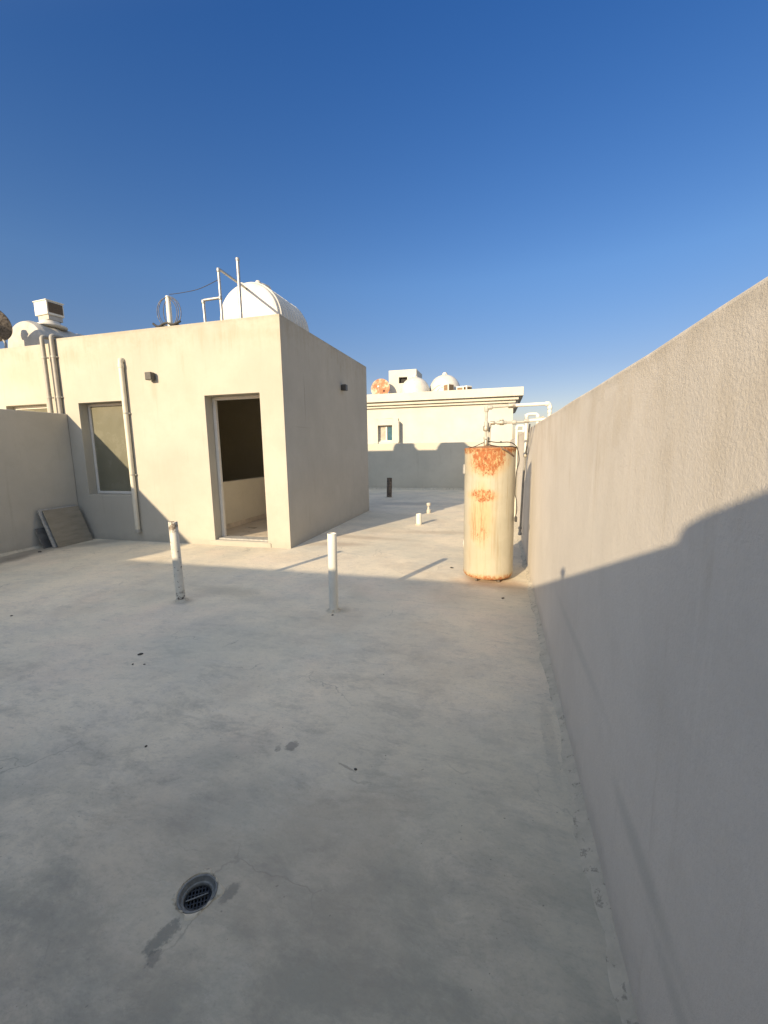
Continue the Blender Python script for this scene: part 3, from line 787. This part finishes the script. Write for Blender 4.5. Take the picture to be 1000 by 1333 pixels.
# ------------------------------------------------------------------ ribbed horizontal water tanks on the stair room
def ribbed_tank(label, x, y0, y1, zc, r, mat, nr, grp='ribbed horizontal roof tanks', lid=True, straps=True):
    t = thing('water_tank', label, 'water tank', (x, y0, zc-r-.08), group=grp)
    c = (0, 0, r+.08); L = y1-y0
    prof = [(0,-.035),(r*.5,-.028),(r*.85,-.008),(r*.97,.012),(r,.045)]
    n = nr*10
    for k in range(n+1):
        u = k/n; y = .06+u*(L-.12)
        ph = (u*nr) % 1.0
        prof.append((r + (.022 if ph < .35 and 0 < u < 1 else 0.0), y))
    prof += [(r,L-.045),(r*.97,L-.012),(r*.85,L+.008),(0,L+.035)]
    latheo('tank_body', prof, mat, t, 56, 'y', c)
    if lid:
        latheo('lid', [(0,0),(.19,0),(.22,.015),(.22,.05),(.17,.075),(.05,.095),(0,.095)], mat, t, 36, c=(0, L*.30, c[2]+r-.012))
        for dx_ in (-.16, .14): latheo('valve_knob', [(0,0),(.05,0),(.05,.05),(.03,.08),(0,.085)], mat, t, 16, c=(dx_, .14, c[2]+r-.03))
    for yy in (L*.2, L*.8):
        bm = bmesh.new(); box(bm, -r*.8, r*.8, yy-.07, yy+.07, -.0, .09+r*.18); link('cradle', bm, M['cement'], t, .008)
    return t
ribbed_tank('big white ribbed water tank lying on the stair room roof behind the tall thin pipes', -4.06, 6.5, 7.7, 3.59, .56, M['tankw'], 9)
ribbed_tank('hidden white tank lying further back on the stair room roof', -5.38, 7.95, 8.7, 3.40, .35, M['tankw'], 7)
t = ribbed_tank('dusty ribbed water tank on the left neighbour roof under a white air cooler', -10.45, 7.5, 10.0, 3.84, .57, M['tankgrey'], 6, lid=False)
latheo('lid', [(0,0),(.30,0),(.33,.02),(.33,.045),(.22,.08),(.20,.14),(0,.14)], M['tankw'], t, 36, c=(.12, .55, .57+.08+.53))
t = thing('air_cooler', 'white box air cooler with dark side grille perched above the left tank', 'air cooler', (-10.375, 8.1, 4.64), (0,0,-.10))
bxo('cabinet', (-.225, .225, -.19, .19, .0, .305), M['acw'], t, .012)
bxo('grille', (.218, .234, -.16, .16, .05, .275), M['grille'], t, .003)
bxo('top_cover', (-.24, .24, -.205, .205, .302, .326), M['acw'], t, .008)
bxo('tray', (-.17, .20, -.16, .16, -.11, -.001), M['tankgrey'], t, .008)

# pipes in front of the left tank
t = thing('roof_pipes', 'thin bent pipes standing against the left neighbour tank', 'pipe', (-10.3, 6.9, 3.17))
tubeo('pipe', [(-.28,0,-.15),(-.28,.1,1.02),(-.0,.1,.62),(.02,0,-.15)], .022, M['pvc_shade'], t, 10, .05)
latheo('fitting', [(0,-.09),(.08,-.08),(.1,0),(.08,.10),(0,.13)], M['tankw'], t, 20, c=(-.22, .25, 1.02))

# satellite dishes
def dish(name, label, loc, rot, r, mat, back, deep=.22, arm=True, pole=.6):
    t = thing(name, label, 'satellite dish', loc, rot)
    prof = [(0,0)]
    for k in range(1, 11): u = k/10; prof.append((r*u, r*deep*u*u))
    prof += [(r*1.01, r*deep+.012), (r, r*deep+.016)]
    for k in range(9, 0, -1): u = k/10; prof.append((r*u, r*deep*u*u+.012))
    prof.append((0,.012))
    latheo('reflector', prof, mat, t, 44)                 # opens towards +z
    latheo('rim', [(r*.985, r*deep-.004),(r*1.02, r*deep),(r*1.025, r*deep+.018),(r*.99, r*deep+.022)], mat, t, 44)
    tubeo('feed_arm', [(0,-r*.95,r*deep*.9),(0,-r*.2,r*.95)], .013, M['dish_arm'], t, 8, 0)
    latheo('feed_horn', [(0,0),(.05,0),(.05,.09),(0,.1)], M['dish_arm'], t, 14, c=(0,-r*.15,r*.93))
    bm = bmesh.new(); box(bm, -.07, .07, -.1, .1, -.09, -.002); link('mount', bm, back, t, .006)
    return t
dish('satellite_dish', 'grey satellite dish cut by the left edge above the pale room', (-10.34, 6.75, 4.12), (math.radians(62), 0, math.radians(-155)), .36, M['mesh_dish'], M['dish_arm'])
o = tubeo('dish_mast', [(-10.34, 6.80, 2.9), (-10.34, 6.80, 4.11)], .03, M['dish_arm']); tag(o, 'pale mast under the left satellite dish', 'mast')

# pipes on the stair room roof edge
t = thing('roof_pipes', 'bent grey pipe frame at the roof edge left of the big ribbed tank', 'pipe', (-3.86, FY+.15, 2.9))
tubeo('low_pipe', [(-.27,0,-.02),(-.285,0,.66),(-.01,0,.665)], .019, M['steel'], t, 12, .025)
tubeo('tall_pipe', [(.01,0,-.02),(.0,0,1.05),(-.20,1.0,1.15)], .019, M['steel'], t, 12, .03)
collar((0,0,.66), .026, .05, t, M['steel']); collar((0,0,1.03), .026, .05, t, M['steel'])
collar((-.285,0,.64), .026, .05, t, M['steel'])
t = thing('roof_pipe', 'tall thin upright pipe in front of the big ribbed tank', 'pipe', (-3.545, FY+.15, 2.9))
tubeo('pipe', [(0,0,-.02),(.0,0,1.14)], .022, M['steel'], t, 12, 0); collar((0,0,1.13), .027, .04, t, M['steel'])
t = thing('roof_pipe', 'short white roof pipe circled by loops of black cable', 'pipe', (-4.745, FY+.15, 2.9))
tubeo('pipe', [(0,0,-.02),(0,0,.775)], .036, M['pvc'], t, 16, 0)
for (rx, rz, ox, ph) in ((.15,.20,-.02,.0), (.11,.19,.05,.3), (.17,.21,.03,-.2)):
    pts = [(ox+rx*math.sin(a), .03*math.sin(a+ph)-.02, .55+rz*math.cos(a)) for a in [2*PI*k/24 for k in range(25)]]
    tubeo('cable_loop', pts, .0055, M['cable'], t, 6, 0)
cable('cable_bundle', [(-.30,.0,.42),(-.18,-.04,.36),(-.05,-.03,.40),(.08,-.03,.37),(.2,-.02,.41)], .018, M['cable'], t)
cable('cable_bundle', [(-.16,.02,.36),(-.05,.0,.35),(.06,.03,.345),(.14,.0,.36)], .026, M['cable'], t)
t = cable('overhead_cable', [(-4.72,FY+.15,3.70),(-4.5,FY+.15,3.70),(-4.2,FY+.15,3.72),(-3.87,FY+.14,3.80)], .0045, M['cable'])
tag(t, 'thin black cable strung between the white roof pipe and the bent frame', 'cable')

# ------------------------------------------------------------------ neighbouring house beyond the far parapet
HB = 20.0
nb = thing('neighbour_house', 'pale cream house with a moulded cornice beyond the far parapet', 'house', (-3, HB, -7))
ni = Matrix.Translation(-Vector(nb.location))
def npart(o, p=nb): o.parent = p; o.matrix_parent_inverse = ni; return o
RX = .59
nx0, nx1, nz0, nz1 = -5.70, -4.97, 1.78, 2.55
bm = voxel([-14, nx0, nx1, RX], [HB, HB+.3, 29], [-7.05, nz0, nz1, 3.5], lambda x,y,z: not (y < HB+.3 and nx0 < x < nx1 and nz0 < z < nz1))
npart(link('wall', bm, M['farhouse'], None, .01))
npart(bxo('parapet_band', (-14.4, RX+.40, HB-.42, HB+.1, 3.62, 3.99), M['farhouse'], bevel=.01))
npart(bxo('cornice', (-14.25, RX+.22, HB-.26, HB+.08, 3.47, 3.615), M['farhouse'], bevel=.03))
npart(bxo('cornice', (-14.1, RX+.10, HB-.13, HB+.06, 3.36, 3.465), M['farhouse'], bevel=.02))
npart(bxo('side_parapet', (RX-.1, RX+.40, HB+.102, 29.2, 3.60, 3.985), M['farhouse'], bevel=.01))
npart(bxo('side_wall_moulding', (RX-.002, RX+.2, HB+.09, 29.1, 3.3, 3.598), M['farhouse'], bevel=.05))
npart(bxo('floor_band', (-14, RX+.02, HB-.06, HB+.002, 1.30, 1.52), M['farhouse'], bevel=.01))
wf = bmesh.new(); wy = HB+.14
for a in ((nx0+.01, nx0+.06, wy, wy+.06, nz0+.055, nz1-.055), (nx1-.06, nx1-.01, wy, wy+.06, nz0+.055, nz1-.055), (nx0+.35, nx0+.42, wy-.01, wy+.05, nz0+.055, nz1-.055),
          (nx0+.01, nx1-.01, wy-.002, wy+.062, nz0+.005, nz0+.055), (nx0+.01, nx1-.01, wy-.002, wy+.062, nz1-.055, nz1-.005)): box(wf, *a)
wn = npart(link('window', wf, M['frame'], None, .004))
p = bxo('pane', (nx0+.05, nx0+.36, wy+.02, wy+.03, nz0+.04, nz1-.04), M['curtain'], None, 0); p.parent = wn; 
p = bxo('pane', (nx0+.41, nx1-.05, wy+.02, wy+.03, nz0+.04, nz1-.04), M['blue'], None, 0); p.parent = wn
bm = bmesh.new()   # raised surround with a deep right shoulder
for a in ((nx0-.25, nx0-.002, HB-.07, HB+.001, nz0-.1, nz1+.32), (nx0-.002, nx1+.002, HB-.07, HB+.001, nz1+.002, nz1+.32), (nx1+.002, nx1+.30, HB-.07, HB+.001, nz0-.1, nz1+.32)): box(bm, *a)
npart(link('window_surround', bm, M['farhouse'], None, .006))
npart(bxo('surround_rib', (nx1+.30, nx1+.38, HB-.34, HB+.001, nz0-.04, nz1+.16), M['farhouse'], bevel=.005))

# roof tower with opening
RZ = 3.5
tw = thing('roof_tower', 'small cream roof tower with one black square opening on the far house', 'rooftop room', (-4.5, 21.2, RZ))
ti = Matrix.Translation(-Vector(tw.location))
bm = voxel([-5.38, -4.87, -4.44, -3.98], [21.0, 21.25, 22.6], [3.45, 4.64, 4.93, 5.28], lambda x,y,z: not (y < 21.25 and -4.87 < x < -4.44 and 4.64 < z < 4.93))
w = link('wall', bm, M['farhouse'], None, .008); w.parent = tw; w.matrix_parent_inverse = ti
o = bxo('opening_back', (-4.86, -4.45, 21.20, 21.245, 4.65, 4.92), M['dark'], None, 0); o.parent = tw; o.matrix_parent_inverse = ti
dish('satellite_dish', 'rusty orange round satellite dish on the far house roof', (-5.67, 20.5, 4.36), (math.radians(78), 0, math.radians(2)), .46, M['rustdish'], M['rustdish'], .16)
o = tubeo('dish_mast', [(-5.67, 20.62, 3.45), (-5.67, 20.62, 4.36)], .03, M['rustdish']); tag(o, 'rusty mast under the orange dish on the far roof', 'mast')
def dome_tank(label, x, y, r, ztop, zb):
    t = thing('water_tank', label, 'water tank', (x, y, zb), group='white domed tanks on the far house')
    h = ztop-zb; prof = [(0,0),(r,0),(r,h*.35),(r*1.03,h*.36),(r*1.03,h*.40),(r,h*.41)]
    for k in range(1, 9):
        a = k/8*PI/2; prof.append((r*math.cos(a)**.9 if k < 8 else .08, h*.41+h*.55*math.sin(a)))
    prof += [(.13,h*.96),(.13,h),(0,h)]
    latheo('tank_body', prof, M['tankw'], t, 40)
    for q in range(6):
        a = q*PI/3+.3; tubeo('rib', [(r*.99*math.cos(a), r*.99*math.sin(a), h*.42), (r*.72*math.cos(a), r*.72*math.sin(a), h*.81), (.1*math.cos(a), .1*math.sin(a), h*.965)], .018, M['tankw'], t, 6, .1)
    latheo('cap', [(0,0),(.09,0),(.09,.06),(0,.07)], M['tankw'], t, 14, c=(0,0,h-.01))
    return t
dome_tank('white domed tank right of the small roof tower', -3.98, 21.0+.0-.35, .72, 4.88, 3.5)
dome_tank('white domed tank behind the air conditioner units', -2.62, 21.3, .78, 5.02, 3.5)
def outdoor_ac(label, x, y, w_, h_, rz, z):
    t = thing('air_conditioner', label, 'air conditioner', (x, y, z), (0,0,rz), 'outdoor air conditioner units on the far house')
    bxo('casing', (-w_/2, w_/2, -.17, .17, .05, h_), M['acw'], t, .012)
    bxo('grille', (-w_/2+.04, w_/2-.05, -.182, -.168, .10, h_-.06), M['coil'], t, .004)
    bxo('side_grille', (w_/2-.004, w_/2+.012, -.14, .14, .10, h_-.06), M['grille'], t, .004)
    for sx in (-1, 1): bxo('foot', (sx*w_*.35-.03, sx*w_*.35+.03, -.16, .16, 0, .048), M['steel'], t)
    return t
outdoor_ac('taller air conditioner in front of the right domed tank on the far roof', -2.33, 20.4, .36, .60, -.75, 3.80)
outdoor_ac('lower air conditioner furthest right on the far roof', -1.78, 20.4, .34, .42, -.05, 3.82)
outdoor_ac('small air conditioner between the two others on the far roof', -1.50, 20.5, .34, .44, -.7, 3.82)
tubeo_o = tubeo('tank_pipe', [(-3.16,20.32,3.8),(-3.10,20.32,4.12),(-2.82,20.32,4.33),(-2.66,20.32,4.36)], .016, M['pvc_shade'], None, 8, .1)
tag(tubeo_o, 'thin dark curved pipe in front of the right domed tank on the far roof', 'pipe')
b = bmesh.new(); box(b, -3.9, RX-.2, HB+.3, HB+.9, 3.498, 3.80); npart(link('equipment_plinth', b, M['farhouse'], None, .01))

# ------------------------------------------------------------------ light, sky, camera
AZ = math.atan2(.353, .9356)            # sunlight travels towards +y, a little to +x
EL = math.atan(.334)
sd = Vector((math.sin(AZ)*math.cos(EL), math.cos(AZ)*math.cos(EL), -math.sin(EL)))
su = bpy.data.lights.new('sun', 'SUN'); su.energy = 4.8; su.angle = math.radians(.6); su.color = (1.0, .80, .54)
so = bpy.data.objects.new('sun', su); COL.objects.link(so); so.rotation_euler = sd.to_track_quat('-Z', 'Y').to_euler(); so.location = (-5, -12, 9)
wd = bpy.data.worlds.new('World'); sc.world = wd; wd.use_nodes = True
nt = wd.node_tree
bg = nt.nodes['Background']
sky = nt.nodes.new('ShaderNodeTexSky'); sky.sky_type = 'NISHITA'; sky.sun_disc = False
sky.sun_elevation = EL; sky.sun_rotation = math.atan2(-sd.x, -sd.y)
sky.altitude = 0; sky.air_density = 1.0; sky.dust_density = .6; sky.ozone_density = 1.6
SAT = 1.28; GLOW = (4.1, 4.3, 4.0)
gw = G(nt)
hs = gw.n('ShaderNodeHueSaturation'); hs.inputs['Saturation'].default_value = SAT; hs.inputs['Hue'].default_value = .505
gw.l(sky.outputs[0], hs.inputs['Color'])
# fill glow added to the sky overhead and behind the camera, lifting the shade
tc = gw.n('ShaderNodeTexCoord'); dt = gw.n('ShaderNodeVectorMath', operation='DOT_PRODUCT')
gw.l(tc.outputs['Generated'], dt.inputs[0]); dt.inputs[1].default_value = Vector((-.05, -.45, .88)).normalized()
k = gw.rng(dt.outputs['Value'], .30, .96)
glow = gw.mix(k, (0, 0, 0), GLOW)
sz = gw.n('ShaderNodeSeparateXYZ'); gw.l(tc.outputs['Generated'], sz.inputs[0])
tint = gw.ramp(sz.outputs[2], [(0, (.72,.56,.60)), (.17, (.74,.61,.66)), (.34, (.84,.80,.87)), (.68, (.53,.73,.98))])
tot = gw.mix(1.0, gw.mix(1.0, hs.outputs[0], tint, 'MULTIPLY'), glow, 'ADD')
nt.links.new(tot, bg.inputs[0]); bg.inputs[1].default_value = .10

cam = bpy.data.cameras.new('camera'); co = bpy.data.objects.new('camera', cam); COL.objects.link(co)
yaw, pit, rol = (math.radians(v) for v in (15.29146566, 8.50930718, -0.92844811))
f = Vector((-math.sin(yaw)*math.cos(pit), math.cos(yaw)*math.cos(pit), -math.sin(pit)))
r_ = Vector((math.cos(yaw), math.sin(yaw), 0)); u_ = r_.cross(f)
r2 = r_*math.cos(rol)+u_*math.sin(rol); u2 = -r_*math.sin(rol)+u_*math.cos(rol)
mt = Matrix((r2, u2, -f)).transposed().to_4x4(); mt.translation = (0, 0, 1.4)
co.matrix_world = mt
cam.sensor_fit = 'HORIZONTAL'; cam.sensor_width = 36; cam.lens = .5445174*36
cam.clip_start = .02; cam.clip_end = 3000
sc.camera = co
sc.view_settings.view_transform = 'Standard'; sc.view_settings.look = 'None'
sc.view_settings.exposure = .7; sc.view_settings.gamma = 1.0
sc.cycles.diffuse_bounces = 6
